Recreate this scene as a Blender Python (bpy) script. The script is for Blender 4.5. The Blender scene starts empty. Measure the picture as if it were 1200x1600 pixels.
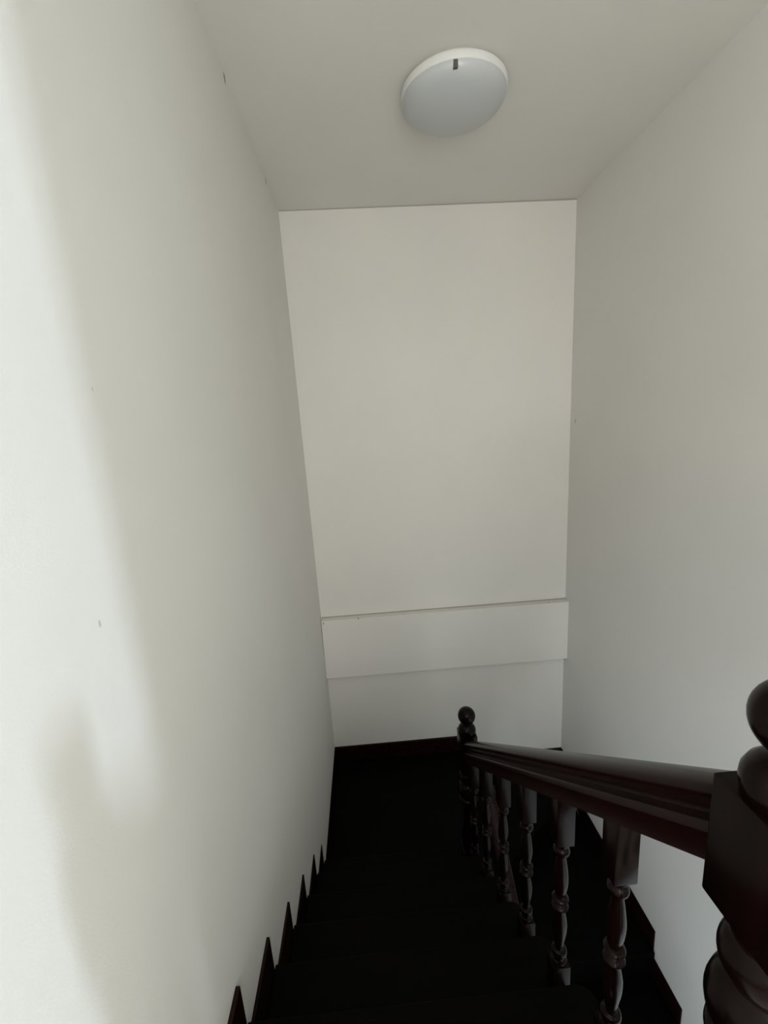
import bpy, bmesh, math, random
from mathutils import Vector, Matrix
random.seed(4)
S = bpy.context.scene
C = S.collection
PI = math.pi

# ------------------------------------------------------------------ camera, world, light, exposure
H0 = 4.364                     # camera height above the lowest floor; all z below are relative to the camera
OFF = Vector((0, 0, H0))
a, b, c = 0.208651237, -0.0376098212, -0.063204807
F_PX = 693.7
Rx = Matrix(((1, 0, 0), (0, math.cos(a), -math.sin(a)), (0, math.sin(a), math.cos(a))))
Ry = Matrix(((math.cos(b), 0, math.sin(b)), (0, 1, 0), (-math.sin(b), 0, math.cos(b))))
Rz = Matrix(((math.cos(c), -math.sin(c), 0), (math.sin(c), math.cos(c), 0), (0, 0, 1)))
Rcv = Rz @ Rx @ Ry             # (x right, y down, z forward) -> camera
def row(r): return Vector((r[0], r[2], -r[1]))      # into world axes (X right, Y forward, Z up)
ex, ey, ez = row(Rcv[0]), row(Rcv[1]), row(Rcv[2])
cam = bpy.data.cameras.new('camera')
cam.sensor_fit = 'VERTICAL'; cam.sensor_height = 24.0
cam.lens = F_PX / 1600 * 24.0
cam.clip_start = 0.02
camo = bpy.data.objects.new('camera', cam); C.objects.link(camo)
M = Matrix((ex, -ey, -ez)).transposed().to_4x4()
M.translation = OFF
camo.matrix_world = M
S.camera = camo

S.view_settings.view_transform = 'Standard'
S.view_settings.look = 'None'
S.view_settings.gamma = 1
S.view_settings.use_curve_mapping = False
S.view_settings.exposure = 0.06

w = bpy.data.worlds.new('sky'); S.world = w; w.use_nodes = True
w.node_tree.nodes['Background'].inputs[0].default_value = (0.62, 0.75, 1.0, 1)
w.node_tree.nodes['Background'].inputs[1].default_value = 0.4

def area(name, loc, rot, sx, sy, power, col):
    l = bpy.data.lights.new(name, 'AREA'); l.shape = 'RECTANGLE'; l.size = sx; l.size_y = sy
    l.energy = power; l.color = col
    o = bpy.data.objects.new(name, l); C.objects.link(o)
    o.location = Vector(loc) + OFF; o.rotation_euler = rot
    return o
# daylight through the narrow hall window on the right (off camera); the other two area lights are added fill
area('daylight_hall_window', (7.15, -0.50, 0.12), (0, PI / 2, 0), 0.80, 0.24, 148, (0.74, 0.87, 1.0))
area('added_rear_fill', (0.35, -1.95, 0.0), (PI / 2, 0, 0), 1.3, 1.6, 50, (1.0, 0.955, 0.875))  # unseen source added behind the camera for ambient fill
area('added_lower_fill', (-0.36, -0.70, -2.80), (0, -PI / 2, 0), 1.2, 1.0, 52, (0.84, 0.93, 1.0))  # added lower-floor fill, turned to brighten the low right wall

# ------------------------------------------------------------------ materials
def mat(name, base, rough=0.5, spec=0.5, coat=0.0):
    m = bpy.data.materials.new(name); m.use_nodes = True
    p = m.node_tree.nodes['Principled BSDF']
    p.inputs['Base Color'].default_value = (*base, 1)
    p.inputs['Roughness'].default_value = rough
    p.inputs['Specular IOR Level'].default_value = spec
    p.inputs['Coat Weight'].default_value = coat
    p.inputs['Coat Roughness'].default_value = 0.12
    return m, m.node_tree, p

def paint(name, base, marks=()):
    m, nt, p = mat(name, base, 0.62, 0.3)
    N = nt.nodes; L = nt.links
    tc = N.new('ShaderNodeTexCoord')
    n1 = N.new('ShaderNodeTexNoise'); n1.inputs['Scale'].default_value = 2.2; n1.inputs['Detail'].default_value = 5
    n2 = N.new('ShaderNodeTexNoise'); n2.inputs['Scale'].default_value = 260; n2.inputs['Detail'].default_value = 3
    n3 = N.new('ShaderNodeTexNoise'); n3.inputs['Scale'].default_value = 9; n3.inputs['Detail'].default_value = 3
    for n in (n1, n2, n3): L.new(tc.outputs['Object'], n.inputs['Vector'])
    r = N.new('ShaderNodeValToRGB')
    r.color_ramp.elements[0].position = 0.3; r.color_ramp.elements[0].color = (*[x * 0.965 for x in base], 1)
    r.color_ramp.elements[1].position = 0.7; r.color_ramp.elements[1].color = (*base, 1)
    L.new(n1.outputs['Fac'], r.inputs['Fac'])
    col = r.outputs['Color']
    for (x, y, z, rad, st) in marks:          # small scuffs and nicks in the paint
        mp = N.new('ShaderNodeMapping'); mp.vector_type = 'POINT'
        mp.inputs['Location'].default_value = (-x, -y, -(z + H0) * 0.5)
        mp.inputs['Scale'].default_value = (1, 1, 0.5)
        L.new(tc.outputs['Object'], mp.inputs['Vector'])
        ln = N.new('ShaderNodeVectorMath'); ln.operation = 'LENGTH'; L.new(mp.outputs[0], ln.inputs[0])
        ms = N.new('ShaderNodeMapRange'); ms.inputs['From Min'].default_value = rad * 0.6; ms.inputs['From Max'].default_value = rad
        ms.inputs['To Min'].default_value = st; ms.inputs['To Max'].default_value = 0
        L.new(ln.outputs['Value'], ms.inputs['Value'])
        mx = N.new('ShaderNodeMix'); mx.data_type = 'RGBA'
        L.new(ms.outputs[0], mx.inputs['Factor']); L.new(col, mx.inputs['A']); mx.inputs['B'].default_value = (0.12, 0.11, 0.1, 1)
        col = mx.outputs['Result']
    L.new(col, p.inputs['Base Color'])
    ad = N.new('ShaderNodeMath'); ad.operation = 'MULTIPLY_ADD'; ad.inputs[1].default_value = 0.10
    L.new(n2.outputs['Fac'], ad.inputs[0]); L.new(n3.outputs['Fac'], ad.inputs[2])
    bp = N.new('ShaderNodeBump'); bp.inputs['Strength'].default_value = 0.25; bp.inputs['Distance'].default_value = 0.006
    L.new(ad.outputs[0], bp.inputs['Height']); L.new(bp.outputs[0], p.inputs['Normal'])
    return m

def wood(name, dark, light, rough=0.3, coat=0.5, axis='Y', spec=0.5):
    m, nt, p = mat(name, dark, rough, spec, coat)
    N = nt.nodes; L = nt.links
    tc = N.new('ShaderNodeTexCoord'); mp = N.new('ShaderNodeMapping')
    sc = {'X': (1.5, 22, 22), 'Y': (22, 1.5, 22), 'Z': (22, 22, 1.5)}[axis]
    mp.inputs['Scale'].default_value = sc
    L.new(tc.outputs['Object'], mp.inputs['Vector'])
    n = N.new('ShaderNodeTexNoise'); n.inputs['Scale'].default_value = 2.5; n.inputs['Detail'].default_value = 6; n.inputs['Distortion'].default_value = 0.4
    L.new(mp.outputs[0], n.inputs['Vector'])
    r = N.new('ShaderNodeValToRGB')
    r.color_ramp.elements[0].position = 0.35; r.color_ramp.elements[0].color = (*dark, 1)
    r.color_ramp.elements[1].position = 0.72; r.color_ramp.elements[1].color = (*light, 1)
    L.new(n.outputs['Fac'], r.inputs['Fac']); L.new(r.outputs['Color'], p.inputs['Base Color'])
    bp = N.new('ShaderNodeBump'); bp.inputs['Strength'].default_value = 0.08; bp.inputs['Distance'].default_value = 0.002
    L.new(n.outputs['Fac'], bp.inputs['Height']); L.new(bp.outputs[0], p.inputs['Normal'])
    return m

WALLC = (0.80, 0.79, 0.755)
M_left = paint('left_wall_paint', WALLC, [(-0.4045, 1.92, 1.240, 0.014, .75), (-0.4045, 2.63, 1.236, 0.012, .6),
                                         (-0.3952, 0.612, -0.264, 0.0035, .35), (-0.397, 0.709, 0.069, 0.0022, .3)])
M_right = paint('right_wall_paint', WALLC, [(1.41, 2.93, -0.10, 0.01, .4)])
M_back = paint('back_wall_paint', WALLC)
M_beam = paint('beam_paint', WALLC, [(-0.37, 2.95, -1.40, 0.008, .8), (-0.12, 2.95, -1.385, 0.008, .7), (0.2, 2.95, -1.39, 0.004, .5), (1.27, 2.97, -1.39, 0.010, .4)])
M_ceil = paint('ceiling_paint', (0.82, 0.81, 0.77))
M_wood = wood('dark_stained_wood', (0.0035, 0.0013, 0.0011), (0.0075, 0.0022, 0.0018), 0.2, 0.0, 'Z', 0.13)
M_rail = wood('dark_stained_rail_wood', (0.008, 0.0022, 0.0020), (0.016, 0.0042, 0.0035), 0.26, 0.0, 'Y', 0.16)
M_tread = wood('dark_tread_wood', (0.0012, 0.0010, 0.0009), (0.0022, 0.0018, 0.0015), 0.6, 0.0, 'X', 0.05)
M_floor = wood('dark_floor_wood', (0.03, 0.016, 0.010), (0.06, 0.03, 0.018), 0.45, 0.2, 'X')
M_bounce_floor = paint('pale_bounce_floor', (0.70, 0.68, 0.62))  # unseen hall floor, made pale to bounce light up to the ceiling
M_enamel, _, _ = mat('white_enamel', (0.80, 0.81, 0.80), 0.35)
M_shade, _, _ps = mat('frosted_glass_shade', (0.56, 0.585, 0.60), 0.32, 0.5, 0.15)
M_clip, _, _ = mat('dull_metal_clip', (0.10, 0.10, 0.095), 0.45)

# ------------------------------------------------------------------ helpers
def link(name, bm, m, parent=None, smooth=False, origin=None):
    me = bpy.data.meshes.new(name)
    bmesh.ops.recalc_face_normals(bm, faces=bm.faces[:])
    if origin is not None:
        bmesh.ops.translate(bm, vec=-Vector(origin), verts=bm.verts[:])
    bm.to_mesh(me); bm.free()
    if smooth:
        for p in me.polygons: p.use_smooth = True
        me.set_sharp_from_angle(angle=math.radians(38))
    me.materials.append(m)
    o = bpy.data.objects.new(name, me); C.objects.link(o)
    if origin is not None: o.location = origin
    if parent:
        o.parent = parent
        o.location = Vector(o.location) - world_loc(parent)
    return o

def world_loc(o):
    v = Vector(o.location)
    while o.parent: o = o.parent; v += Vector(o.location)
    return v

def empty(name, loc, label, cat, group=None):
    o = bpy.data.objects.new(name, None); C.objects.link(o)
    o.location = Vector(loc) + OFF; o.empty_display_size = 0.1
    o['label'] = label; o['category'] = cat
    if group: o['group'] = group
    return o

def struct(name, bm, m):
    o = link(name, bm, m); o['kind'] = 'structure'; return o

def box(bm, x0, x1, y0, y1, z0, z1, bevel=0.0):
    t = bmesh.new()
    bmesh.ops.create_cube(t, size=1)
    for v in t.verts:
        v.co = Vector((x0 + (v.co.x + .5) * (x1 - x0), y0 + (v.co.y + .5) * (y1 - y0), z0 + (v.co.z + .5) * (z1 - z0) + H0))
    if bevel:
        bmesh.ops.bevel(t, geom=t.edges[:], offset=bevel, segments=2, affect='EDGES', profile=0.6)
    merge(bm, t)

def merge(bm, t):
    me = bpy.data.meshes.new('tmp'); t.to_mesh(me); t.free(); bm.from_mesh(me); bpy.data.meshes.remove(me)

def prism(bm, pts, ext, bevel=0.0, bevel_top=False):
    """pts: polygon as 3-D points (camera-relative z), ext: extrusion vector"""
    t = bmesh.new()
    e = Vector(ext)
    A = [t.verts.new(Vector(p) + OFF) for p in pts]
    B = [t.verts.new(Vector(p) + OFF + e) for p in pts]
    t.faces.new(A); t.faces.new(B[::-1])
    n = len(pts)
    for i in range(n):
        t.faces.new((A[i], B[i], B[(i + 1) % n], A[(i + 1) % n]))
    if bevel:
        bmesh.ops.bevel(t, geom=t.edges[:], offset=bevel, segments=2, affect='EDGES', profile=0.6)
    merge(bm, t)

def lathe(bm, prof, x, y, seg=28):
    """prof: list of (r, z)"""
    t = bmesh.new(); rings = []
    for r, z in prof:
        rings.append([t.verts.new((x + r * math.cos(2 * PI * i / seg), y + r * math.sin(2 * PI * i / seg), z + H0)) for i in range(seg)])
    for k in range(len(rings) - 1):
        for i in range(seg):
            j = (i + 1) % seg
            t.faces.new((rings[k][i], rings[k][j], rings[k + 1][j], rings[k + 1][i]))
    t.faces.new(rings[0][::-1]); t.faces.new(rings[-1])
    merge(bm, t)

def spline(ctrl, n=5):
    """smooth a list of (r, z) control points (Catmull-Rom)"""
    out = []
    P = [ctrl[0]] + list(ctrl) + [ctrl[-1]]
    for i in range(1, len(P) - 2):
        p0, p1, p2, p3 = P[i - 1], P[i], P[i + 1], P[i + 2]
        for k in range(n):
            t = k / n
            out.append(tuple(0.5 * ((2 * p1[d]) + (-p0[d] + p2[d]) * t + (2 * p0[d] - 5 * p1[d] + 4 * p2[d] - p3[d]) * t * t + (-p0[d] + 3 * p1[d] - 3 * p2[d] + p3[d]) * t ** 3) for d in (0, 1)))
    out.append(ctrl[-1])
    return [(max(r, 0.0015), z) for r, z in out]

# ------------------------------------------------------------------ key levels
CEIL_L, CEIL_R = 1.250, 1.238
UP = -1.209                                  # upper floor
LOW = -4.364                                 # lowest floor seen by nobody
TZ = [-1.404 - 0.195 * k for k in range(6)]  # treads of the upper flight
RY = [0.56, 0.81, 1.050, 1.295, 1.548, 1.800, 2.03]   # riser faces of the upper flight
L0 = -2.575                                  # landing
XL_T, XL_B, XR_T, XR_B = -0.405, -0.381, 1.418, 1.402
YB = 3.0
XC = 0.44
HY0, HX1 = -2.0, 7.2                         # hall extents behind the camera and to the right

# ------------------------------------------------------------------ walls, ceiling, floors
def wall_from(name, quad, nrm, m, th=0.12):
    bm = bmesh.new(); prism(bm, quad, Vector(nrm) * th); return struct(name, bm, m)
zt, zb = 1.36, LOW - 0.05
def xl(z): return XL_T + (XL_B - XL_T) * (CEIL_L - z) / (CEIL_L + 2.46)
def xr(z): return XR_T + (XR_B - XR_T) * (CEIL_R - z) / (CEIL_R + 2.46)
bm = bmesh.new()
for y0_, y1_, z0_, z1_ in ((HY0, -1.2, zb, zt), (-1.2, -0.2, zb, -3.4), (-1.2, -0.2, -2.2, zt), (-0.2, YB + .12, zb, zt)):
    prism(bm, [(xl(z1_), y0_, z1_), (xl(z1_), y1_, z1_), (xl(z0_), y1_, z0_), (xl(z0_), y0_, z0_)], (-.12, 0, 0))
struct('wall_left', bm, M_left)
wall_from('wall_right', [(xr(zt), 0.40, zt), (xr(zt), YB + .12, zt), (xr(zb), YB + .12, zb), (xr(zb), 0.40, zb)], (1, 0, 0), M_right)
wall_from('wall_back', [(-0.6, YB, zt), (1.6, YB, zt), (1.6, YB, zb), (-0.6, YB, zb)], (0, 1, 0), M_back)
bm = bmesh.new()
prism(bm, [(-0.6, HY0 - .1, CEIL_L + .001), (HX1 + .1, HY0 - .1, CEIL_R - .02), (HX1 + .1, YB + .2, CEIL_R - .02), (-0.6, YB + .2, CEIL_L + .001)], (0, 0, 0.12))
struct('ceiling', bm, M_ceil)
# slightly projecting plastered beam across the back wall
bm = bmesh.new()
box(bm, -0.385, 1.412, 2.945, 3.01, -1.838, -1.385, 0.003)
o = struct('trim_1', bm, M_beam)
# hairline gaps where the plaster has cracked along the ceiling and above the beam
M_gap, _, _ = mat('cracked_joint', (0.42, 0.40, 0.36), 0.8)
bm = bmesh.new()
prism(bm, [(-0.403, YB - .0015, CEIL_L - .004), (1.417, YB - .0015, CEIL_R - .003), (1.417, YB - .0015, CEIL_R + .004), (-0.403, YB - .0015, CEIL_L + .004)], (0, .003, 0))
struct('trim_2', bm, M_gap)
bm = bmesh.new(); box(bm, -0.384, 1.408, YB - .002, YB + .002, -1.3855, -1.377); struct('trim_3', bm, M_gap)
# hall: floor, outer walls with the hall window and the added rear opening
bm = bmesh.new(); box(bm, -0.39, HX1, HY0, 0.33, UP - 0.16, UP); box(bm, XC + .03, HX1, 0.33, 0.45, UP - 0.16, UP)
struct('floor', bm, M_bounce_floor)
def wall_with_hole(name, axis, pos, a0, a1, h0, h1, z0, z1, th, m, zt=1.36):
    """wall in the plane axis=pos spanning a0..a1, hole h0..h1 x z0..z1"""
    bm = bmesh.new()
    for (p0, p1, q0, q1) in ((a0, h0, zb, zt), (h1, a1, zb, zt), (h0, h1, zb, z0), (h0, h1, z1, zt)):
        if axis == 'X': box(bm, pos, pos + th, p0, p1, q0, q1)
        else: box(bm, p0, p1, pos, pos + th, q0, q1)
    return struct(name, bm, m)
wall_with_hole('wall_hall', 'X', HX1, HY0, 0.52, -0.69, -0.31, -0.30, 0.54, 0.12, M_back)
wall_with_hole('wall_rear', 'Y', HY0 - 0.12, -0.5, HX1 + .12, -0.33, 1.03, -0.82, 0.82, 0.12, M_back)
bm = bmesh.new(); box(bm, 1.44, HX1, 0.40, 0.52, zb, zt); struct('wall_hall_side', bm, M_back)
bm = bmesh.new(); box(bm, -0.39, -0.15, 0.21, 0.33, zb, UP - 0.16); struct('wall_under_floor', bm, M_back)
bm = bmesh.new(); box(bm, -0.5, 1.6, -2.07, -1.95, zb, UP - 0.16); struct('wall_lower_rear', bm, M_back)
bm = bmesh.new(); box(bm, 1.42, 1.54, -1.95, 0.40, zb, UP - 0.16); struct('wall_lower_side', bm, M_back)
bm = bmesh.new(); box(bm, -0.5, 1.5, -2.0, YB + .1, LOW - 0.1, LOW); struct('floor_lower', bm, M_floor)
def window_frame(name, axis, pos, h0, h1, z0, z1):
    bm = bmesh.new(); f = 0.04
    for (p0, p1, q0, q1) in ((h0, h0 + f, z0, z1), (h1 - f, h1, z0, z1), (h0, h1, z0, z0 + f), (h0, h1, z1 - f, z1)):
        if axis == 'X': box(bm, pos + .05, pos + .09, p0, p1, q0, q1)
        else: box(bm, p0, p1, pos + .03, pos + .07, q0, q1)
    struct(name, bm, M_enamel)
window_frame('window_1', 'X', HX1, -0.69, -0.31, -0.30, 0.54)
window_frame('window_added_lower', 'X', -0.51, -1.2, -0.2, -3.4, -2.2)  # added frame around the lower fill light, out of view
window_frame('window_added_rear', 'Y', HY0 - .12, -0.33, 1.03, -0.82, 0.82)  # added frame around the rear fill light, out of view

# ------------------------------------------------------------------ stepped skirting boards
SK = 0.12
def skirt_profile(pts, x, dx, name):
    bm = bmesh.new()
    prism(bm, [(x, y, z) for y, z in pts], (dx, 0, 0), 0.0025)
    return struct(name, bm, M_rail)
ST = [-1.284 - 0.195 * k for k in range(6)]        # skirting top above each tread
pk = [0.812, 1.046, 1.290, 1.545, 1.800, 2.022]    # where each level drops
pts = [(-1.5, UP - .02), (-1.5, -1.09), (0.562, -1.09)]
yprev = 0.562
for k in range(6):
    pts += [(yprev, ST[k]), (pk[k], ST[k])]
    yprev = pk[k]
pts += [(yprev, -2.455), (YB, -2.455), (YB, L0 - .03), (2.0, L0 - .03), (0.53, UP - .25), (0.35, UP - .02)]
skirt_profile(pts, -0.3985, 0.0205, 'baseboard_left')
XW = 0.57                                          # winder riser at the back wall
D = 0.178
L1, L2 = L0 - 0.19, L0 - 0.19 - 0.178
L3 = L2 - 0.175
bm = bmesh.new()
prism(bm, [(-0.385, YB - .018, L0 - .03), (-0.385, YB - .018, -2.457), (XW + .02, YB - .018, -2.457), (XW + .02, YB - .018, L1 + SK),
           (1.41, YB - .018, L1 + SK), (1.41, YB - .018, L1 - .03), (XW - .05, YB - .018, L1 - .03), (XW - .05, YB - .018, L0 - .03)], (0, .0185, 0), 0.0025)
struct('baseboard_back', bm, M_rail)
lowR = [1.82, 1.595, 1.35, 1.105, 0.86, 0.615, 0.37]
lowZ = [L3 - D * k for k in range(7)]
pts = [(YB - .018, L1 - .03), (YB - .018, L1 + SK), (2.74, L1 + SK), (2.74, L2 + SK), (1.822, L2 + SK)]
y = 1.822
for k in range(6):
    pts += [(y, lowZ[k] + SK), (lowR[k + 1], lowZ[k] + SK)]; y = lowR[k + 1]
pts += [(0.37, lowZ[5] - .1), (0.6, lowZ[5] - .1), (1.9, L3 - .06), (2.6, L2 - .03)]
skirt_profile(pts, 1.393, 0.018, 'baseboard_right')

# ------------------------------------------------------------------ upper flight of stairs
XO = 0.468                                         # outer end of the treads
up = empty('staircase', (0.04, 1.3, -2.7), 'dark wooden upper flight of straight steps running down from the camera along the left wall', 'stairs')
def tread_mesh(x0, x1, y0, y1, z, th=0.032, nose=0.025, notch=None):
    bm = bmesh.new(); r = 0.035
    arc = [(x1 - r + r * math.sin(t), y1 + nose - r + r * math.cos(t)) for t in [i * PI / 12 for i in range(7)]]
    pts = [(x0, y0, z)] + [(x0, y1 + nose, z)] + [(px, py, z) for px, py in arc] + [(x1, y0, z)]
    if notch: pts = [(x0, y0, z), (x0, y1 + nose, z), (notch[0], y1 + nose, z), (notch[0], notch[1], z), (x1, notch[1], z), (x1, y0, z)]
    prism(bm, pts, (0, 0, -th), 0.006)
    return bm
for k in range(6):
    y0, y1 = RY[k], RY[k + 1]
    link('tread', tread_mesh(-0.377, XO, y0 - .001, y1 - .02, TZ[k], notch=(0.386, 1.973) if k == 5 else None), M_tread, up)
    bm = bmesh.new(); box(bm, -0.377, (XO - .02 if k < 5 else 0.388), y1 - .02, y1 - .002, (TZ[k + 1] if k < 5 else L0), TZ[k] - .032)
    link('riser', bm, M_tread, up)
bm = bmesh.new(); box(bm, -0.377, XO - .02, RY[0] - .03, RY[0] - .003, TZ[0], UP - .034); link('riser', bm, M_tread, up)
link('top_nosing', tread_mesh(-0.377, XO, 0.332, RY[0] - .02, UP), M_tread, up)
# cut string under the outer ends of the treads
bm = bmesh.new()
pts = [(XO - .045, 0.34, UP - .034), (XO - .045, RY[0] - .032, UP - .034)]
for k in range(6):
    pts += [(XO - .045, RY[k] - .032, TZ[k] - .034), (XO - .045, (RY[k + 1] - .022 if k < 5 else 1.978), TZ[k] - .034)]
pts += [(XO - .045, 1.978, L0 + .002), (XO - .045, 1.978, L0 - .2), (XO - .045, 1.8, L0 - .16), (XO - .045, 0.34, UP - .36)]
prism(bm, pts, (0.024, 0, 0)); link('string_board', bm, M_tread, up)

# ------------------------------------------------------------------ landing and lower flight
lo = empty('staircase', (0.9, 1.6, -3.2), 'dark wooden lower flight with winding corner steps descending behind the banister along the right wall', 'stairs')
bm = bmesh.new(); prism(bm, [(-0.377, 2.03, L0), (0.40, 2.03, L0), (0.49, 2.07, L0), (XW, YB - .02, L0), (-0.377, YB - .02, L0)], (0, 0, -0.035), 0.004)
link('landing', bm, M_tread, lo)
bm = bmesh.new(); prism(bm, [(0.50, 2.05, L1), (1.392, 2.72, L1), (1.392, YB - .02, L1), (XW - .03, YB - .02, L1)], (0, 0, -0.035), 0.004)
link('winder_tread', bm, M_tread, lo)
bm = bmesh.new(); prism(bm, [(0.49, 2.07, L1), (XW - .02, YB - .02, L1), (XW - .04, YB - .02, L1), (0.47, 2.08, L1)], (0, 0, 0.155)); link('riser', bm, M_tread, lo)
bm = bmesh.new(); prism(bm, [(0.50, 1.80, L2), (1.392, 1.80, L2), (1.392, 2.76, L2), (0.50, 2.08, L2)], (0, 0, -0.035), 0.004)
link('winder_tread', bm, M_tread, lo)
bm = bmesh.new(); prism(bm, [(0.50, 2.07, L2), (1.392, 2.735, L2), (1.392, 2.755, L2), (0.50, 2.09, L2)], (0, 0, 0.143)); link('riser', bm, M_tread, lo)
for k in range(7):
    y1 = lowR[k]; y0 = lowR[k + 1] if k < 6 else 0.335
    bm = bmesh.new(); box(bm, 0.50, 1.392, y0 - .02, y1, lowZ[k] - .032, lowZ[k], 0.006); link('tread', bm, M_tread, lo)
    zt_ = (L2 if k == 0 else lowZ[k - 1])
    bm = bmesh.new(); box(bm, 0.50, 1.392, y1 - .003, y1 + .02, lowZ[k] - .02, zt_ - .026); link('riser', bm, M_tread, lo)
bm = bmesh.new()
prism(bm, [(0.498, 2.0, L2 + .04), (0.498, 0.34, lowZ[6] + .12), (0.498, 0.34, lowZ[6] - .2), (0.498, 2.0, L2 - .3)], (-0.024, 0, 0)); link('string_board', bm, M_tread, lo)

# ------------------------------------------------------------------ banisters
XC = 0.44
def rail_z(y): return -0.106 - 0.783 * y
PROF = [(0, 0), (.013, -.0008), (.022, -.004), (.0285, -.010), (.032, -.018), (.0325, -.026), (.030, -.034), (.024, -.041), (.018, -.046),
        (.016, -.052), (.0165, -.062), (.021, -.067), (.0275, -.071), (.0290, -.076), (.0290, -.088), (.0255, -.093), (.0240, -.098), (.0240, -.134), (0, -.134)]
def rail_mesh(xc, y0, z0, y1, z1, prof=PROF):
    bm = bmesh.new()
    loop = [(x, z) for x, z in prof] + [(-x, z) for x, z in prof[-2:0:-1]]
    A = [bm.verts.new((xc + x, y0, z0 + z + H0)) for x, z in loop]
    B = [bm.verts.new((xc + x, y1, z1 + z + H0)) for x, z in loop]
    n = len(loop)
    for i in range(n): bm.faces.new((A[i], A[(i + 1) % n], B[(i + 1) % n], B[i]))
    bm.faces.new(A[::-1]); bm.faces.new(B)
    return bm
def square_post(bm, x, y, h, zt0, zt1, z0, bev=.003):
    """square block; its top face may slope along y (zt0 at y-h, zt1 at y+h)"""
    prism(bm, [(x - h, y - h, z0), (x - h, y - h, zt0), (x - h, y + h, zt1), (x - h, y + h, z0)], (2 * h, 0, 0), bev)
BAL = [(0.0, .019), (.025, .021), (.04, .0155), (.055, .0150), (.075, .0195), (.092, .0208), (.108, .0185), (.118, .0125), (.135, .0115),
       (.20, .0150), (.28, .0185), (.34, .0190), (.40, .0160), (.445, .0120), (.455, .0170), (.470, .0215), (.485, .0170), (.495, .0125), (.505, .0125),
       (.515, .0170), (.530, .0215), (.545, .0170), (.555, .0120)]
half = BAL + [(.60, .0145), (.67, .0190), (.74, .0185), (.81, .0145), (.865, .0115), (.882, .0125), (.892, .0185), (.908, .0208), (.925, .0195), (.945, .0150), (.96, .0155), (.975, .021), (1.0, .019)]
def baluster_mesh(x, y, ztop, slope, zfoot):
    bm = bmesh.new(); h = .0235
    zb0 = ztop - 0.128
    square_post(bm, x, y, h, ztop + slope * h, ztop - slope * h, zb0, .0025)
    zf = zfoot + 0.105
    square_post(bm, x, y, h, zf, zf, zfoot, .0025)
    T = (zb0 + .004) - (zf - .004)
    lathe(bm, spline([(r, zb0 + .004 - f * T) for f, r in half], 3), x, y, 24)
    return bm
def finial(x, y, z):
    """neck and ball standing on the newel block whose top is at z"""
    bm = bmesh.new()
    pr_ = [(.040, z - .003), (.0445, z + .004), (.0465, z + .015), (.0455, z + .026), (.040, z + .038), (.030, z + .048), (.019, z + .054), (.0155, z + .058)]
    r, zc = .0455, z + .100
    for t in [math.asin(.0165 / r) + i * (PI - math.asin(.0165 / r)) / 16 for i in range(17)]:
        pr_.append((max(r * math.sin(t), .0008), zc - r * math.cos(t)))
    lathe(bm, pr_, x, y, 40)
    return bm
def newel(parent, x, y, ztop, zblock, zfoot, h=.048):
    bm = bmesh.new()
    box(bm, x - h, x + h, y - h, y + h, zblock, ztop, .003)
    zf = zfoot + 0.20
    box(bm, x - h, x + h, y - h, y + h, zfoot, zf, .003)
    z = zblock; T = z - zf
    c_ = [(.040, z + .003), (.0385, z - .020), (.037, z - .030), (.043, z - .040), (.0475, z - .062), (.0455, z - .082), (.0385, z - .096), (.0370, z - .102),
          (.0470, z - .116), (.0535, z - .140), (.0555, z - .160), (.0520, z - .182), (.0440, z - .198), (.0425, z - .204), (.0500, z - .214), (.0510, z - .228), (.043, z - .242),
          (.030, z - .262), (.028, z - .30)]
    c_ += [(.034, zf + .12), (.044, zf + .07), (.046, zf + .045), (.040, zf + .022), (.043, zf + .010), (.040, zf - .003)]
    c_ = [(r_, z - (z - z_) * .87) if z_ > z - .31 and z_ > zf + .13 else (r_, z_) for r_, z_ in c_]
    lathe(bm, spline(c_, 4), x, y, 40)
    o = link('newel_post', bm, M_wood, parent, True)
    f = link('ball_finial', finial(x, y, ztop), M_wood, o, True)
    return o

YN, YF = 0.39, 2.03
up_rail = empty('banister', (XC, 1.2, -2.3), 'dark wooden banister with turned balusters sloping down beside the upper flight, ball topped end posts', 'banister')
link('handrail', rail_mesh(XC, YN + .045, rail_z(YN + .045), YF - .045, rail_z(YF - .045)), M_rail, up_rail, True)
newel(up_rail, XC, YN, -0.440, -0.612, UP + .0005)
newel(up_rail, XC, YF, -1.646, -1.860, L0 + .001, .045)
BY = [0.682, 0.926, 1.172, 1.418, 1.664, 1.905]
for k, y in enumerate(BY):
    link('baluster', baluster_mesh(XC, y, rail_z(y) - .132, .783, TZ[k] + .0005), M_wood, up_rail, True)

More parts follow.
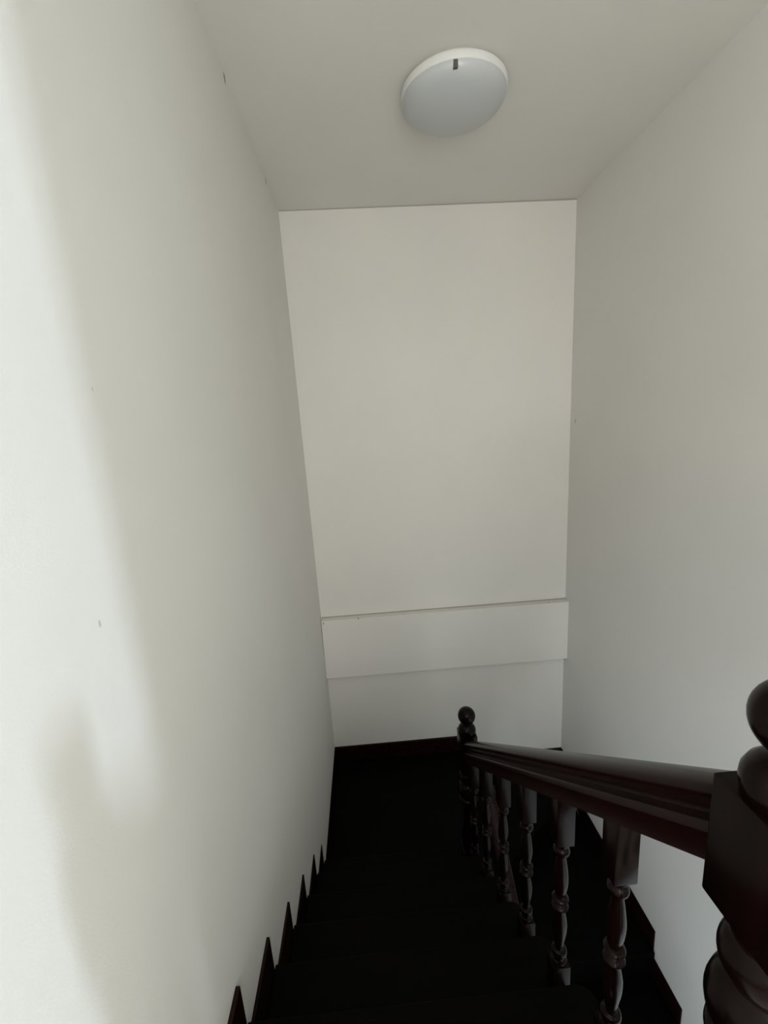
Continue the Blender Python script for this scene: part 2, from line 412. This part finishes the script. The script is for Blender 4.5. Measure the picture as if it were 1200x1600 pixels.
# the same banister turns the corner at the near post and guards the stair opening up to the right wall
t = rail_mesh(0, 0.486, rail_z(YN + .045) + .03, 1.40, rail_z(YN + .045) + .03)
for v in t.verts: v.co = Vector((v.co.y, YN + v.co.x, v.co.z))
link('handrail', t, M_rail, up_rail, True)
for k in range(6):
    link('baluster', baluster_mesh(0.60 + 0.14 * k, YN, rail_z(YN + .045) + .03 - .132, 0, UP - 0.16 + .0005 + 0.16), M_wood, up_rail, True)

# lower banister runs from the far post down towards the camera, seen between the upper balusters
lo_rail = empty('banister', (0.53, 1.3, -3.6), 'lower dark wooden banister glimpsed between the balusters of the upper one', 'banister')
XB = 0.535
def rz2(y): return -1.93 - 0.727 * (1.98 - y)
link('handrail', rail_mesh(XB, 1.98, rz2(1.98), 0.50, rz2(0.50)), M_rail, lo_rail, True)
for k in range(6):
    y = lowR[k] - .12
    link('baluster', baluster_mesh(XB, y, rz2(y) - .132, -.727, lowZ[k] + .0005), M_wood, lo_rail, True)

# ------------------------------------------------------------------ ceiling light
LX, LY, LZ = 0.452, 2.025, 1.2435
cl = empty('ceiling_light', (LX, LY, LZ), 'round unlit frosted glass ceiling light with a white metal rim', 'lamp')
bm = bmesh.new()
lathe(bm, spline([(.190, LZ + .004), (.190, LZ - .005), (.203, LZ - .007), (.2065, LZ - .016), (.2055, LZ - .030), (.200, LZ - .036), (.18, LZ - .036)], 3), LX, LY, 72)
link('rim', bm, M_enamel, cl, True)
bm = bmesh.new()
R_, dep = 0.2025, 0.072
pr_ = [(R_ * 0.97, LZ - .030), (R_, LZ - .036)]
for i in range(1, 15):
    t = i / 14 * PI / 2
    pr_.append((max(R_ * math.cos(t), .002), LZ - .036 - dep * math.sin(t)))
lathe(bm, pr_, LX, LY, 72)
link('shade', bm, M_shade, cl, True)
bm = bmesh.new()
ang = -PI / 2 - 0.17
bx_, by_ = LX + 0.196 * math.cos(ang), LY + 0.196 * math.sin(ang)
box(bm, bx_ - .008, bx_ + .008, by_ - .008, by_ + .010, LZ - .060, LZ - .036, .002)
link('clip', bm, M_clip, cl)
